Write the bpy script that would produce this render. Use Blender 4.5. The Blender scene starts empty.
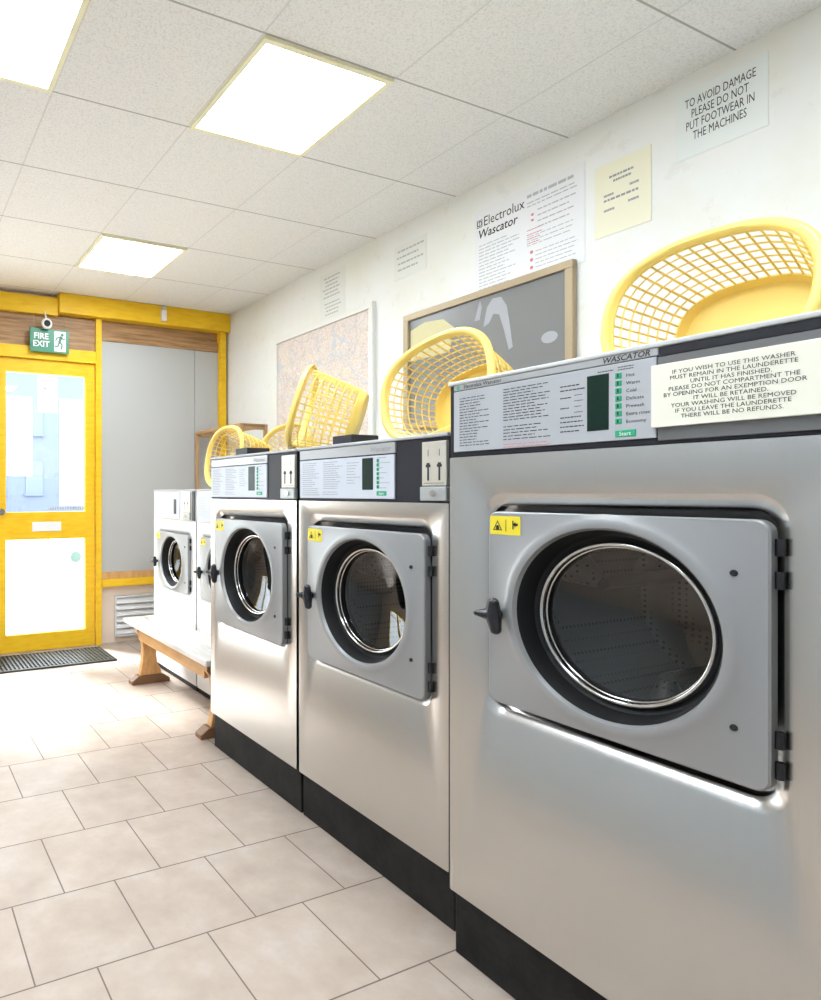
import bpy, bmesh, math, random
from mathutils import Matrix, Vector
R = random.Random(7)
SC = bpy.context.scene
COL = SC.collection
PI = math.pi

# ------------------------------------------------------------------ node helpers
class S:
    """socket wrapper so that node maths reads like maths"""
    def __init__(s, nt, out): s.nt, s.o = nt, out
    def _m(s, op, *a, clamp=False):
        n = s.nt.nodes.new('ShaderNodeMath'); n.operation = op; n.use_clamp = clamp
        for i, v in enumerate((s,) + a):
            if isinstance(v, S): s.nt.links.new(v.o, n.inputs[i])
            else: n.inputs[i].default_value = v
        return S(s.nt, n.outputs[0])
    def __add__(s, b): return s._m('ADD', b)
    def __sub__(s, b): return s._m('SUBTRACT', b)
    def __mul__(s, b): return s._m('MULTIPLY', b)
    def __truediv__(s, b): return s._m('DIVIDE', b)
    def floor(s): return s._m('FLOOR')
    def fract(s): return s._m('FRACT')
    def abs(s): return s._m('ABSOLUTE')
    def lt(s, b): return s._m('LESS_THAN', b)
    def mn(s, b): return s._m('MINIMUM', b)
    def mx(s, b): return s._m('MAXIMUM', b)
    def mod2(s): return s._m('FLOORED_MODULO', 2.0)

class M:
    def __init__(s, name, color=(.8,.8,.8), rough=.5, metal=0., spec=.5, **kw):
        m = s.mat = bpy.data.materials.new(name); m.use_nodes = True
        s.nt = m.node_tree; s.b = s.nt.nodes['Principled BSDF']; s.out = s.nt.nodes['Material Output']
        s.b.inputs['Base Color'].default_value = (*color, 1)
        s.b.inputs['Roughness'].default_value = rough
        s.b.inputs['Metallic'].default_value = metal
        s.b.inputs['Specular IOR Level'].default_value = spec
        for k, v in kw.items(): s.b.inputs[k].default_value = v
    def coords(s):
        n = s.nt.nodes.new('ShaderNodeNewGeometry')      # world position
        x = s.nt.nodes.new('ShaderNodeSeparateXYZ'); s.nt.links.new(n.outputs['Position'], x.inputs[0])
        return [S(s.nt, x.outputs[i]) for i in range(3)]
    def objco(s):
        n = s.nt.nodes.new('ShaderNodeTexCoord'); return n.outputs['Object']
    def scaled(s, co, sc):
        n = s.nt.nodes.new('ShaderNodeMapping'); n.inputs['Scale'].default_value = sc
        s.nt.links.new(co, n.inputs[0]); return n.outputs[0]
    def noise(s, co, scale, detail=2., rough=.5):
        n = s.nt.nodes.new('ShaderNodeTexNoise'); n.inputs['Scale'].default_value = scale
        n.inputs['Detail'].default_value = detail; n.inputs['Roughness'].default_value = rough
        s.nt.links.new(co, n.inputs['Vector']); return S(s.nt, n.outputs[0])
    def ramp(s, f, stops):
        n = s.nt.nodes.new('ShaderNodeValToRGB'); e = n.color_ramp.elements
        while len(e) < len(stops): e.new(.5)
        for k, (p, c) in zip(e, stops): k.position = p; k.color = (*c, 1)
        s.nt.links.new(f.o, n.inputs[0]); return n.outputs[0]
    def mix(s, f, a, b, mode='MIX'):
        n = s.nt.nodes.new('ShaderNodeMix'); n.data_type = 'RGBA'; n.blend_type = mode
        if isinstance(f, S): s.nt.links.new(f.o, n.inputs[0])
        else: n.inputs[0].default_value = f
        for i, v in ((6, a), (7, b)):
            if isinstance(v, tuple): n.inputs[i].default_value = (*v, 1)
            else: s.nt.links.new(v, n.inputs[i])
        return n.outputs[2]
    def col(s, o): s.nt.links.new(o, s.b.inputs['Base Color']); return s
    def rgh(s, f): s.nt.links.new(f.o, s.b.inputs['Roughness']); return s
    def bump(s, f, strength=.2, dist=.002):
        n = s.nt.nodes.new('ShaderNodeBump'); n.inputs['Strength'].default_value = strength
        n.inputs['Distance'].default_value = dist
        s.nt.links.new(f.o, n.inputs['Height']); s.nt.links.new(n.outputs[0], s.b.inputs['Normal']); return s

def emis(name, c, st):
    m = bpy.data.materials.new(name); m.use_nodes = True; nt = m.node_tree; nt.nodes.clear()
    o = nt.nodes.new('ShaderNodeOutputMaterial'); e = nt.nodes.new('ShaderNodeEmission')
    e.inputs[0].default_value = (*c, 1); e.inputs[1].default_value = st
    nt.links.new(e.outputs[0], o.inputs[0]); return m
def glassy(name, tint, refl=1., rough=.0):
    """thin pane: tinted straight-through plus Fresnel mirror"""
    m = bpy.data.materials.new(name); m.use_nodes = True; nt = m.node_tree; nt.nodes.clear()
    o = nt.nodes.new('ShaderNodeOutputMaterial'); mx = nt.nodes.new('ShaderNodeMixShader')
    t = nt.nodes.new('ShaderNodeBsdfTransparent'); t.inputs[0].default_value = (*tint, 1)
    g = nt.nodes.new('ShaderNodeBsdfGlossy'); g.inputs['Roughness'].default_value = rough
    f = nt.nodes.new('ShaderNodeLayerWeight'); f.inputs[0].default_value = .5
    k = (S(nt, f.outputs['Facing'])._m('POWER', 5.0) * .95 + .04)._m('MULTIPLY', refl, clamp=True)
    nt.links.new(k.o, mx.inputs[0])
    nt.links.new(t.outputs[0], mx.inputs[1]); nt.links.new(g.outputs[0], mx.inputs[2])
    nt.links.new(mx.outputs[0], o.inputs[0]); return m

# ------------------------------------------------------------------ materials
def build_materials():
    D = {}
    # floor tiles: square, half-bond, dark grout
    m = M('floor_tile_mat', rough=.42, spec=.4); x, y, z = m.coords()
    P = .3145
    row = ((y - 1.809) / P).floor()
    xx = (x - .484 - row.mod2() * .1572) / P
    fx = (xx.fract() - .5).abs() * P; fy = (((y - 1.809) / P).fract() - .5).abs() * P
    edge = (fx.mx(fy) - (P/2 - .0021)) * -1.0
    grout = edge.lt(0.)
    cmb = m.nt.nodes.new('ShaderNodeCombineXYZ')
    m.nt.links.new(xx.floor().o, cmb.inputs[0]); m.nt.links.new(row.o, cmb.inputs[1])
    wn = m.nt.nodes.new('ShaderNodeTexWhiteNoise'); m.nt.links.new(cmb.outputs[0], wn.inputs[0])
    co = m.objco()
    base = m.ramp(m.noise(co, 7, 5, .6), [(.3, (.40,.315,.255)), (.55, (.46,.375,.31)), (.75, (.52,.445,.385))])
    spots = m.noise(co, 45, 3, .7)
    base = m.mix(spots.lt(.37) * .18, base, (.42,.30,.23))
    tint = m.ramp(S(m.nt, wn.outputs[0]), [(0., (.93,.93,.93)), (1., (1.,1.,1.))])
    base = m.mix(1., base, tint, 'MULTIPLY')
    m.col(m.mix(grout, base, (.16,.125,.10)))
    m.rgh(grout * .4 + .36 + m.noise(co, 9, 3) * .12)
    D['floor'] = m.mat
    # ceiling tiles
    m = M('ceiling_tile_mat', rough=.9, spec=.1); x, y, z = m.coords(); P = .571
    fy = (((y - 1.738) / P).fract() - .5).abs() * P; fx = (((x - .0) / P).fract() - .5).abs() * P
    ly = ((fy * -1.0) + P/2).lt(.0035); lx = ((fx * -1.0) + P/2).lt(.0035)
    co = m.objco(); nz = m.noise(co, 130, 3, .7)
    c = m.ramp(nz, [(.36, (.74,.74,.74)), (.5, (.87,.87,.87)), (.7, (.89,.89,.89))])
    c = m.mix(lx * .55, c, (.62,.62,.61)); c = m.mix(ly, c, (.46,.46,.45))
    m.col(c); m.bump(nz, .35, .003); D['ceiling'] = m.mat
    # walls
    m = M('cream_wall_mat', rough=.75, spec=.25); co = m.objco()
    n1 = m.noise(co, 2.2, 5, .65); n2 = m.noise(co, 9, 4, .7)
    c = m.ramp(n1, [(.32, (.80,.785,.70)), (.5, (.82,.82,.785)), (.68, (.83,.835,.815))])
    m.col(m.mix(n2.lt(.38) * .3, c, (.72,.70,.65))); m.bump(n2, .15, .004); D['wall'] = m.mat
    D['wall_left'] = M('grey_blue_wall_mat', (.40,.43,.46), .7, spec=.2).mat
    D['wall_plain'] = M('pale_wall_mat', (.80,.79,.76), .8, spec=.2).mat
    D['pinkwall'] = M('pink_cream_wall_mat', (.78,.66,.56), .7, spec=.2).mat
    # yellow gloss paint
    m = M('yellow_gloss_paint', (.86,.52,.03), .32, spec=.2); co = m.objco()
    nn = m.noise(m.scaled(co, (3, 3, 14)), 3, 4)
    m.col(m.ramp(nn, [(.3, (.82,.47,.018)), (.6, (.88,.56,.03))])); D['yellow'] = m.mat
    # brown wood panelling, grain along X
    m = M('brown_wood_mat', rough=.5); co = m.objco()
    nn = m.noise(m.scaled(co, (1.2, 9, 16)), 3, 5, .6)
    m.col(m.ramp(nn, [(.3, (.20,.105,.04)), (.5, (.36,.20,.085)), (.7, (.50,.30,.14))])); D['brownwood'] = m.mat
    m = M('pine_mat', rough=.4); co = m.objco()
    nn = m.noise(m.scaled(co, (14, 1.4, 5)), 3, 5, .6)
    m.col(m.ramp(nn, [(.3, (.52,.27,.09)), (.55, (.64,.36,.14)), (.75, (.70,.44,.20))])); D['pine'] = m.mat
    m = M('sunlit_seat_mat', rough=.35); co = m.objco()  # bright sunlight on the seat planks painted in as pale grey
    nn = m.noise(m.scaled(co, (10, 1.2, 5)), 3, 5, .6)
    m.col(m.ramp(nn, [(.3, (.60,.55,.50)), (.6, (.74,.71,.68))])); D['seat'] = m.mat
    D['darkwood'] = M('dark_foot_wood', (.20,.10,.045), .5).mat
    D['rackwood'] = M('rack_wood', (.47,.27,.12), .5).mat
    D['board'] = M('grey_board_mat', (.47,.47,.455), .55, spec=.3).mat
    # brushed stainless
    m = M('brushed_steel', (.60,.585,.57), .3, 1.); co = m.objco()
    nn = m.noise(m.scaled(co, (220, 220, 2.0)), 1.0, 3, .6)
    big = m.noise(co, 3.0, 3, .6)
    m.rgh(nn * .03 + big * .05 + .22)
    m.col(m.ramp(nn, [(.35, (.61,.60,.585)), (.65, (.625,.615,.60))]))
    D['steel'] = m.mat
    D['edge'] = M('polished_steel_edge', (.72,.71,.70), .16, 1.).mat
    D['chrome'] = M('chrome_ring_mat', (.70,.69,.67), .13, 1.).mat
    m = M('drum_steel', (.25,.245,.24), .4, 1.); co = m.objco()
    vo = m.nt.nodes.new('ShaderNodeTexVoronoi'); vo.inputs['Scale'].default_value = 70; vo.inputs['Randomness'].default_value = 0
    m.nt.links.new(co, vo.inputs['Vector'])
    hole = S(m.nt, vo.outputs['Distance']).lt(.25)
    m.col(m.mix(hole, (.25,.245,.24), (.01,.01,.01))); D['drum'] = m.mat
    D['doorgrey'] = M('silver_grey_paint', (.32,.325,.33), .38, .35).mat
    D['white'] = M('white_enamel', (.80,.80,.80), .35).mat
    D['whiteplastic'] = M('white_plastic', (.82,.82,.80), .4).mat
    D['black'] = M('black_rubber', (.010,.010,.011), .5, spec=.25).mat
    D['blackgloss'] = M('black_plastic', (.016,.016,.02), .25).mat
    D['charcoal'] = M('charcoal_panel', (.020,.020,.027), .4, spec=.25).mat
    m = M('black_plinth_mat', (.02,.02,.022), .5, spec=.18); co = m.objco()
    m.col(m.ramp(m.noise(co, 12, 4, .7), [(.4, (.010,.010,.011)), (.75, (.026,.025,.024))])); D['plinth'] = m.mat
    D['label'] = M('pale_control_label', (.42,.435,.46), .4).mat
    D['labelwhite'] = M('white_control_label', (.56,.60,.67), .4).mat
    D['strip'] = M('silver_strip', (.42,.43,.44), .35, .3).mat
    D['lidgrey'] = M('grey_lid', (.55,.56,.56), .4, .2).mat
    D['darkmetal'] = M('dark_grey_metal', (.17,.17,.17), .4, .5).mat
    D['coin'] = M('coin_plate_metal', (.60,.57,.50), .38, .5).mat
    D['lockplate'] = M('lock_plate_metal', (.42,.44,.44), .4, .5).mat
    D['display'] = M('dark_green_display', (.004,.020,.013), .3, spec=.25).mat
    D['green'] = M('green_button', (.02,.36,.19), .4).mat
    D['ink'] = M('black_ink', (.03,.03,.03), .7).mat
    D['greyink'] = M('grey_ink', (.30,.30,.31), .7).mat
    D['paleink'] = M('pale_grey_ink', (.46,.47,.47), .7).mat
    D['redink'] = M('red_ink', (.60,.20,.22), .7).mat
    D['whiteink'] = M('white_ink', (.86,.88,.86), .6).mat
    D['sticker'] = M('yellow_sticker', (.80,.66,.03), .45).mat
    D['paper'] = M('white_paper', (.80,.80,.81), .7, spec=.2).mat
    D['cream'] = M('cream_card', (.80,.79,.68), .6, spec=.2).mat
    D['yellowpaper'] = M('yellow_paper', (.83,.80,.62), .7, spec=.2).mat
    D['mintpaper'] = M('pale_mint_paper', (.79,.825,.80), .7, spec=.2).mat
    m = M('faded_paper', (.78,.785,.74), .7, spec=.2); D['fadedpaper'] = m.mat
    m = M('translucent_paper', (.9,.9,.9), .8, spec=.1)
    tr = m.nt.nodes.new('ShaderNodeBsdfTranslucent'); tr.inputs[0].default_value = (.95,.95,.97,1)
    ms = m.nt.nodes.new('ShaderNodeMixShader'); ms.inputs[0].default_value = .6
    m.nt.links.new(m.b.outputs[0], ms.inputs[1]); m.nt.links.new(tr.outputs[0], ms.inputs[2])
    m.nt.links.new(ms.outputs[0], m.out.inputs[0]); D['glasspaper'] = m.mat
    D['pink'] = M('pink_ink', (.75,.35,.38), .7).mat
    D['teal'] = M('pale_teal_film', (.45,.72,.68), .5).mat
    # basket plastic
    D['basket'] = M('yellow_basket_plastic', (.86,.64,.17), .38, spec=.45, **{'Subsurface Weight': .0}).mat
    # map
    m = M('street_map_print', rough=.5); co = m.objco()
    v = m.nt.nodes.new('ShaderNodeTexVoronoi'); v.feature = 'DISTANCE_TO_EDGE'; v.inputs['Scale'].default_value = 40
    m.nt.links.new(co, v.inputs['Vector']); rd = S(m.nt, v.outputs['Distance']).lt(.05)
    v2 = m.nt.nodes.new('ShaderNodeTexVoronoi'); v2.feature = 'DISTANCE_TO_EDGE'; v2.inputs['Scale'].default_value = 13
    m.nt.links.new(co, v2.inputs['Vector']); rd2 = S(m.nt, v2.outputs['Distance']).lt(.03)
    c = m.ramp(m.noise(co, 9, 5, .7), [(.30, (.52,.56,.46)), (.42, (.66,.55,.50)), (.55, (.72,.62,.55)), (.66, (.70,.62,.44)), (.8, (.60,.60,.66))])
    c = m.mix(rd * .8, c, (.80,.78,.74)); c = m.mix(rd2 * .45, c, (.58,.44,.40))
    gx = m.noise(co, 3.1, 2)
    c = m.mix((gx - .5).abs().lt(.006), c, (.55,.58,.62)); m.col(c); D['map'] = m.mat
    m = M('grey_picture_print', (.21,.21,.205), .25, spec=.5); co = m.objco()
    D['picture'] = m.mat
    D['frame'] = M('picture_frame_wood', (.42,.33,.21), .4, .2).mat
    D['whiteframe'] = M('white_frame_paint', (.80,.79,.74), .4).mat
    D['straw'] = M('straw_yellow_reflection', (.62,.56,.30), .4).mat
    D['paleshape'] = M('pale_shape_mat', (.37,.37,.39), .4).mat
    D['signgreen'] = M('exit_sign_green', (.012,.20,.10), .35).mat
    m = M('mat_rubber', (.028,.03,.026), .45); D['mat'] = m.mat
    D['alu'] = M('louvre_aluminium', (.76,.77,.78), .4, .3).mat
    D['glass'] = glassy('window_pane_glass', (.94,.96,.96), .8)
    D['doorglass'] = glassy('washer_door_glass', (.34,.35,.34), 2.0, .03)
    D['lamp'] = emis('lamp_diffuser_light', (.85, .93, 1.), 15.5)
    D['lamptrim'] = M('pale_yellow_lamp_trim', (.90,.87,.62), .5).mat  # pale yellow border round each light panel
    D['concrete'] = M('pavement_mat', (.55,.54,.52), .8).mat
    D['facade'] = M('pale_render_facade', (.13,.155,.215), .8).mat
    D['facadeglass'] = M('facade_window_glass', (.12,.15,.20), .2).mat
    D['carblue'] = M('blue_car_paint', (.10,.24,.50), .3).mat
    return D
T = build_materials()

# ------------------------------------------------------------------ mesh helpers
def tag(o, label=None, cat=None, group=None, kind=None):
    if label: o['label'] = label
    if cat: o['category'] = cat
    if group: o['group'] = group
    if kind: o['kind'] = kind
    return o
def empty(name, loc, label=None, cat=None, group=None, kind=None):
    o = bpy.data.objects.new(name, None); COL.objects.link(o); o.location = loc
    o.empty_display_size = .1
    return tag(o, label, cat, group, kind)
def obj(name, bm, mat, parent=None, smooth=None, bevel=0):
    if not bm.verts: bm.free(); return None
    """link bm as ONE mesh object; coordinates are local to the parent's origin"""
    bmesh.ops.recalc_face_normals(bm, faces=bm.faces)
    me = bpy.data.meshes.new(name); bm.to_mesh(me); bm.free()
    me.materials.append(T[mat] if isinstance(mat, str) else mat)
    o = bpy.data.objects.new(name, me); COL.objects.link(o)
    if parent: o.parent = parent
    if bevel:
        b = o.modifiers.new('bevel', 'BEVEL'); b.width = bevel; b.segments = 2; b.limit_method = 'ANGLE'; b.angle_limit = .7
    if smooth is not None:
        for p in me.polygons: p.use_smooth = True
        me.set_sharp_from_angle(angle=math.radians(smooth))
    return o
def nb(): return bmesh.new()
def bx(bm, x0, x1, y0, y1, z0, z1):
    vs = [bm.verts.new((x, y, z)) for x in (x0, x1) for y in (y0, y1) for z in (z0, z1)]
    for f in ((0,1,3,2), (4,6,7,5), (0,4,5,1), (2,3,7,6), (0,2,6,4), (1,5,7,3)): bm.faces.new([vs[i] for i in f])
    return bm
def box(name, ext, mat, parent=None, bevel=0): return obj(name, bx(nb(), *ext), mat, parent, bevel=bevel)
def rr(w, h, r, k=8, cy=0, cz=0):
    """rounded rectangle in (y, z)"""
    P = []
    for sx, sz, a0 in ((1,1,0), (-1,1,PI/2), (-1,-1,PI), (1,-1,1.5*PI)):
        for i in range(k+1):
            a = a0 + PI/2*i/k
            P.append((cy + sx*(w/2-r) + r*math.cos(a), cz + sz*(h/2-r) + r*math.sin(a)))
    return P
def circ(r, n=72, cy=0, cz=0): return [(cy + r*math.cos(2*PI*i/n), cz + r*math.sin(2*PI*i/n)) for i in range(n)]
def ring(bm, pts, x): return [bm.verts.new((x, p[0], p[1])) for p in pts]
def bridge(bm, a, b):
    n = len(a)
    for i in range(n): bm.faces.new((a[i], a[(i+1) % n], b[(i+1) % n], b[i]))
def loft(bm, loops, cap0=False, cap1=False):
    L = [ring(bm, p, x) for p, x in loops]
    for a, b in zip(L, L[1:]): bridge(bm, a, b)
    if cap0: bm.faces.new(L[0])
    if cap1: bm.faces.new(L[-1])
    return L
def plate(bm, outer, inner):
    """flat face between two vertex loops (a plate with a hole)"""
    E = []
    for lp in (outer, inner):
        for i in range(len(lp)):
            a, b = lp[i], lp[(i+1) % len(lp)]
            E.append(bm.edges.get((a, b)) or bm.edges.new((a, b)))
    bmesh.ops.triangle_fill(bm, use_beauty=True, use_dissolve=False, edges=E)
def torus(bm, R_, r, x, cy, cz, n=72, k=10):
    L = []
    for j in range(k):
        a = 2*PI*j/k
        L.append(ring(bm, circ(R_ + r*math.cos(a), n, cy, cz), x + r*math.sin(a)))
    for j in range(k): bridge(bm, L[j], L[(j+1) % k])
def cone(bm, p0, p1, r0, r1, n=14, caps=True):
    p0, p1 = Vector(p0), Vector(p1); d = (p1-p0).normalized()
    u = d.orthogonal().normalized(); v = d.cross(u)
    A = [bm.verts.new(p0 + r0*(u*math.cos(2*PI*i/n) + v*math.sin(2*PI*i/n))) for i in range(n)]
    B = [bm.verts.new(p1 + r1*(u*math.cos(2*PI*i/n) + v*math.sin(2*PI*i/n))) for i in range(n)]
    bridge(bm, A, B)
    if caps: bm.faces.new(A); bm.faces.new(B)
def ball(bm, c, r, sc=(1,1,1)):
    bmesh.ops.create_uvsphere(bm, u_segments=14, v_segments=8, radius=r, matrix=Matrix.Translation(c) @ Matrix.Diagonal((*sc, 1)))
# lettering -------------------------------------------------------
def to_x(x, y0, z0):       # surface that faces -X, read from the room
    return lambda a, b: (x, y0 - a, z0 + b)
def to_y(y, x0, z0):       # surface that faces -Y
    return lambda a, b: (x0 + a, y, z0 + b)
def letters(bm, txt, size, pl, align='CENTER', bold=0., shear=0., stretch=1.):
    c = bpy.data.curves.new('t', 'FONT'); c.body = txt; c.size = size; c.align_x = align; c.shear = shear
    c.offset = bold*size; c.resolution_u = 2
    o = bpy.data.objects.new('t', c); COL.objects.link(o)
    dg = bpy.context.evaluated_depsgraph_get(); me = o.evaluated_get(dg).to_mesh()
    vs = [bm.verts.new(pl(v.co.x*stretch, v.co.y)) for v in me.vertices]
    for p in me.polygons:
        try: bm.faces.new([vs[i] for i in p.vertices])
        except ValueError: pass
    o.evaluated_get(dg).to_mesh_clear(); bpy.data.objects.remove(o); bpy.data.curves.remove(c)
def rect(bm, pl, a0, a1, b0, b1):
    bm.faces.new([bm.verts.new(pl(*p)) for p in ((a0,b0), (a1,b0), (a1,b1), (a0,b1))])
def disc(bm, pl, a, b, r, n=20, hole=0):
    if hole:
        A = [bm.verts.new(pl(a + r*math.cos(2*PI*i/n), b + r*math.sin(2*PI*i/n))) for i in range(n)]
        B = [bm.verts.new(pl(a + hole*math.cos(2*PI*i/n), b + hole*math.sin(2*PI*i/n))) for i in range(n)]
        bridge(bm, A, B)
    else: bm.faces.new([bm.verts.new(pl(a + r*math.cos(2*PI*i/n), b + r*math.sin(2*PI*i/n))) for i in range(n)])
def smallprint(bm, pl, a0, a1, b_top, n, pitch, h, ragged=.35, indent=0):
    """rows too small to read in the photo: broken strokes the length of words"""
    for i in range(n):
        a = a0 + indent*R.random(); end = a1 - (a1-a0)*ragged*R.random()
        while a < end:
            w = (a1-a0)*R.uniform(.06, .17); w = min(w, end-a)
            rect(bm, pl, a, a+w, b_top - i*pitch - h, b_top - i*pitch)
            a += w + (a1-a0)*.025
def textblock(parent, mat, *a):
    b = nb(); smallprint(b, *a); obj('text_block', b, mat, parent)
def slab_x(x, t, y0, y1, z0, z1): return (x-t, x, y0, y1, z0, z1)

# ------------------------------------------------------------------ setting
CEIL = 2.725; XR = 2.68; XL = -1.65; YF = 4.67; YB = -2.3
def struct(name, bm, mat, parent=None, bevel=0):
    return tag(obj(name, bm, mat, parent, bevel=bevel), kind='structure')
struct('floor', bx(nb(), XL-.1, XR+.1, YB-.1, YF+.16, -.06, 0), 'floor')
struct('ceiling', bx(nb(), XL-.1, XR+.1, YB-.1, YF+.16, CEIL, CEIL+.06), 'ceiling')
struct('wall_right', bx(nb(), XR, XR+.1, YB-.1, YF+.16, 0, CEIL), 'wall')
struct('wall_left', bx(nb(), XL-.1, XL, YB-.1, YF+.16, 0, CEIL), 'wall_left')
struct('wall_back', bx(nb(), XL, XR, YB-.1, YB, 0, CEIL), 'wall_plain')
DX0, DX1 = .72, 1.49                      # door leaf
WX0, WX1 = -.75, DX0-.10                # unseen window added beside the door for daylight and reflections
b = nb()
bx(b, 1.54, XR, YF+.03, YF+.16, 0, CEIL)             # behind the board and the louvre
bx(b, XL, 1.54, YF+.03, YF+.16, 2.245, CEIL)         # over door and window
bx(b, XL, WX1-.004, YF+.0, YF+.16, 0, .5)             # under the window
bx(b, XL, WX0, YF+.0, YF+.16, .5, 2.245)
struct('wall_far', b, 'pinkwall')
# yellow timber
struct('trim_1', bx(nb(), 1.19, XR-.002, 4.59, YF+.03, 2.572, CEIL-.001), 'yellow', bevel=.004)          # beam
struct('trim_2', bx(nb(), XL, 1.19, 4.63, YF+.03, 2.555, CEIL-.035), 'yellow', bevel=.004)               # beam over the door
b = nb(); bx(b, 1.494, 1.542, YF-.03, YF+.10, 0, 2.572); bx(b, .617, .716, YF-.03, YF+.10, 0, 2.56); bx(b, .716, 1.494, YF-.03, YF+.10, 2.215, 2.31)
struct('trim_3', b, 'yellow', bevel=.004)                                                               # door frame
struct('trim_4', bx(nb(), 2.598, 2.655, YF-.05, YF+.03, .58, 2.575), 'yellow', bevel=.004)               # corner post
b = nb(); bx(b, 1.545, XR, YF-.025, YF+.03, .455, .515)
struct('trim_5', b, 'yellow', bevel=.003)
struct('trim_6', bx(nb(), .716, 1.494, YF+.0, YF+.03, 2.31, 2.56), 'brownwood')                          # panel over door
b = nb(); bx(b, 1.542, 2.598, YF-.012, YF+.03, 2.405, 2.49); bx(b, 1.542, 2.598, YF+.012, YF+.03, 2.49, 2.575)
struct('trim_7', b, 'brownwood', bevel=.003)
b = nb(); bx(b, 1.542, 2.372, YF-.005, YF+.03, .57, 2.405); bx(b, 2.376, 2.598, YF-.005, YF+.03, .57, 2.405)
struct('trim_8', b, 'board', bevel=.0015)                                                               # blank grey board
b = nb(); bx(b, 1.542, XR, YF-.012, YF+.03, .515, .57)
struct('trim_9', b, 'pine', bevel=.002)
# added shop window, out of view, lets daylight in
w1 = empty('added_window_1', ((WX0+WX1)/2, YF+.05, .5), kind='structure')
hw = (WX1-WX0)/2
b = nb()
for a0, a1, c0, c1 in ((-hw, hw, 0, .06), (-hw, hw, 1.69, 1.75), (-hw, -hw+.06, .06, 1.69), (hw-.06, hw, .06, 1.69), (-.03, .03, .06, 1.69)):
    bx(b, a0, a1, -.05, .05, c0, c1)
struct('window_frame', b, 'yellow', w1, .003)
for s in (-1, 1):
    a, c = sorted((s*.03, s*(hw-.06)))
    struct('window_pane', bx(nb(), a, c, -.003, .003, .06, 1.69), 'glass', w1)
# door
d1 = empty('door_1', ((DX0+DX1)/2, YF+.02, 0), kind='structure')
dw = (DX1-DX0)/2
GX0, GX1 = .80 - (DX0+DX1)/2, 1.413 - (DX0+DX1)/2
b = nb(); t0, t1 = -.022, .022
bx(b, -dw, GX0, t0, t1, .004, 2.2135); bx(b, GX1, dw, t0, t1, .004, 2.2135)
bx(b, GX0, GX1, t0, t1, .004, .134); bx(b, GX0, GX1, t0, t1, .847, 1.055); bx(b, GX0, GX1, t0, t1, 2.11, 2.2135)
struct('door_leaf', b, 'yellow', d1)
struct('upper_pane', bx(nb(), GX0, GX1, -.003, .003, 1.055, 2.11), 'glass', d1)
struct('lower_pane', bx(nb(), GX0, GX1, -.003, .003, .134, .847), 'glass', d1)
b = nb(); bx(b, -.11, .115, -.028, -.022, .908, .98)
struct('letter_flap', b, 'whiteplastic', d1, .003)
b = nb(); cone(b, (-dw+.04, -.022, 1.06), (-dw+.04, -.06, 1.06), .016, .014); cone(b, (-dw+.04, -.06, 1.06), (-dw+.04, -.085, 1.06), .028, .024)
struct('door_knob', b, 'chrome', d1)
def glass_paper(ext, nm='paper_notice'):
    return struct(nm, bx(nb(), *ext), 'glasspaper', d1)
pq = -.0035
glass_paper((GX0+.01, GX0+.20, pq-.001, pq, 1.33, 1.93))
glass_paper((GX1-.20, GX1-.008, pq-.001, pq, 1.10, 1.93))
n3 = glass_paper((-.06, .09, pq-.001, pq, 1.82, 2.10))
b = nb(); disc(b, to_y(pq-.0018, .015, 2.0), 0, 0, .032, 24, .022); rect(b, to_y(pq-.0018, .015, 2.0), -.022, .022, -.006, .006)
struct('paper_mark', b, 'pink', d1)
b = nb()
for i in range(15):
    a = .02 + i*.02; rect(b, to_y(pq-.0015, 0, 1.07), a, a+R.uniform(.008, .017), 0, R.uniform(.015, .035))
struct('glass_lettering', b, 'greyink', d1)
b = nb(); disc(b, to_y(pq-.0012, GX1-.07, .70), 0, 0, .045, 24)
struct('glass_sticker', b, 'teal', d1)
b = nb(); cone(b, (.012, -.026, .847), (.012, -.026, .745), .006, .006, 8)
struct('flap_cord', b, 'greyink', d1)

# ------------------------------------------------------------------ ceiling lights
def ceiling_light(x, y, label, grp='square ceiling light panels'):
    t = empty('ceiling_light', (x, y, CEIL), label, 'ceiling light', grp)
    h = .272
    b = nb()
    for e in ((-h-.008, h+.008, -h-.008, -h+.012), (-h-.008, h+.008, h-.012, h+.008), (-h-.008, -h+.012, -h+.012, h-.012), (h-.012, h+.008, -h+.012, h-.012)):
        bx(b, *e, -.012, 0)
    obj('trim', b, 'lamptrim', t)
    b = nb()
    q = [b.verts.new(p) for p in ((-h+.012,-h+.012,-.008), (h-.012,-h+.012,-.008), (h-.012,h-.012,-.008), (-h+.012,h-.012,-.008))]
    q2 = [b.verts.new(p) for p in ((-h+.012,-h+.012,-.001), (h-.012,-h+.012,-.001), (h-.012,h-.012,-.001), (-h+.012,h-.012,-.001))]
    b.faces.new(q); b.faces.new(q2); bridge(b, q, q2)
    obj('diffuser', b, 'lamp', t)
    return t
P = .571
ceiling_light(P*2.5, 1.738+P*.5, 'large square glowing ceiling light panel above the machines')
ceiling_light(P*.5, 1.738+P*.5, 'glowing ceiling light panel cut off by the top left corner')
ceiling_light(P*2.5, 1.738+P*3.5, 'far glowing ceiling light panel nearest the yellow beam')
ceiling_light(P*2.5, 1.738-P*2.5, 'added ceiling fill light panel above the largest machine, out of the frame')  # from here on: unseen panels added to light the near room
ceiling_light(P*.5, 1.738-P*2.5, 'added ceiling fill light panel overhead behind the viewer')
ceiling_light(-P*1.5, 1.738-P*2.5, 'added ceiling fill light panel by the left wall behind the viewer')
ceiling_light(-P*1.5, 1.738+P*.5, 'added ceiling fill light panel by the left wall, out of the frame')

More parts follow.
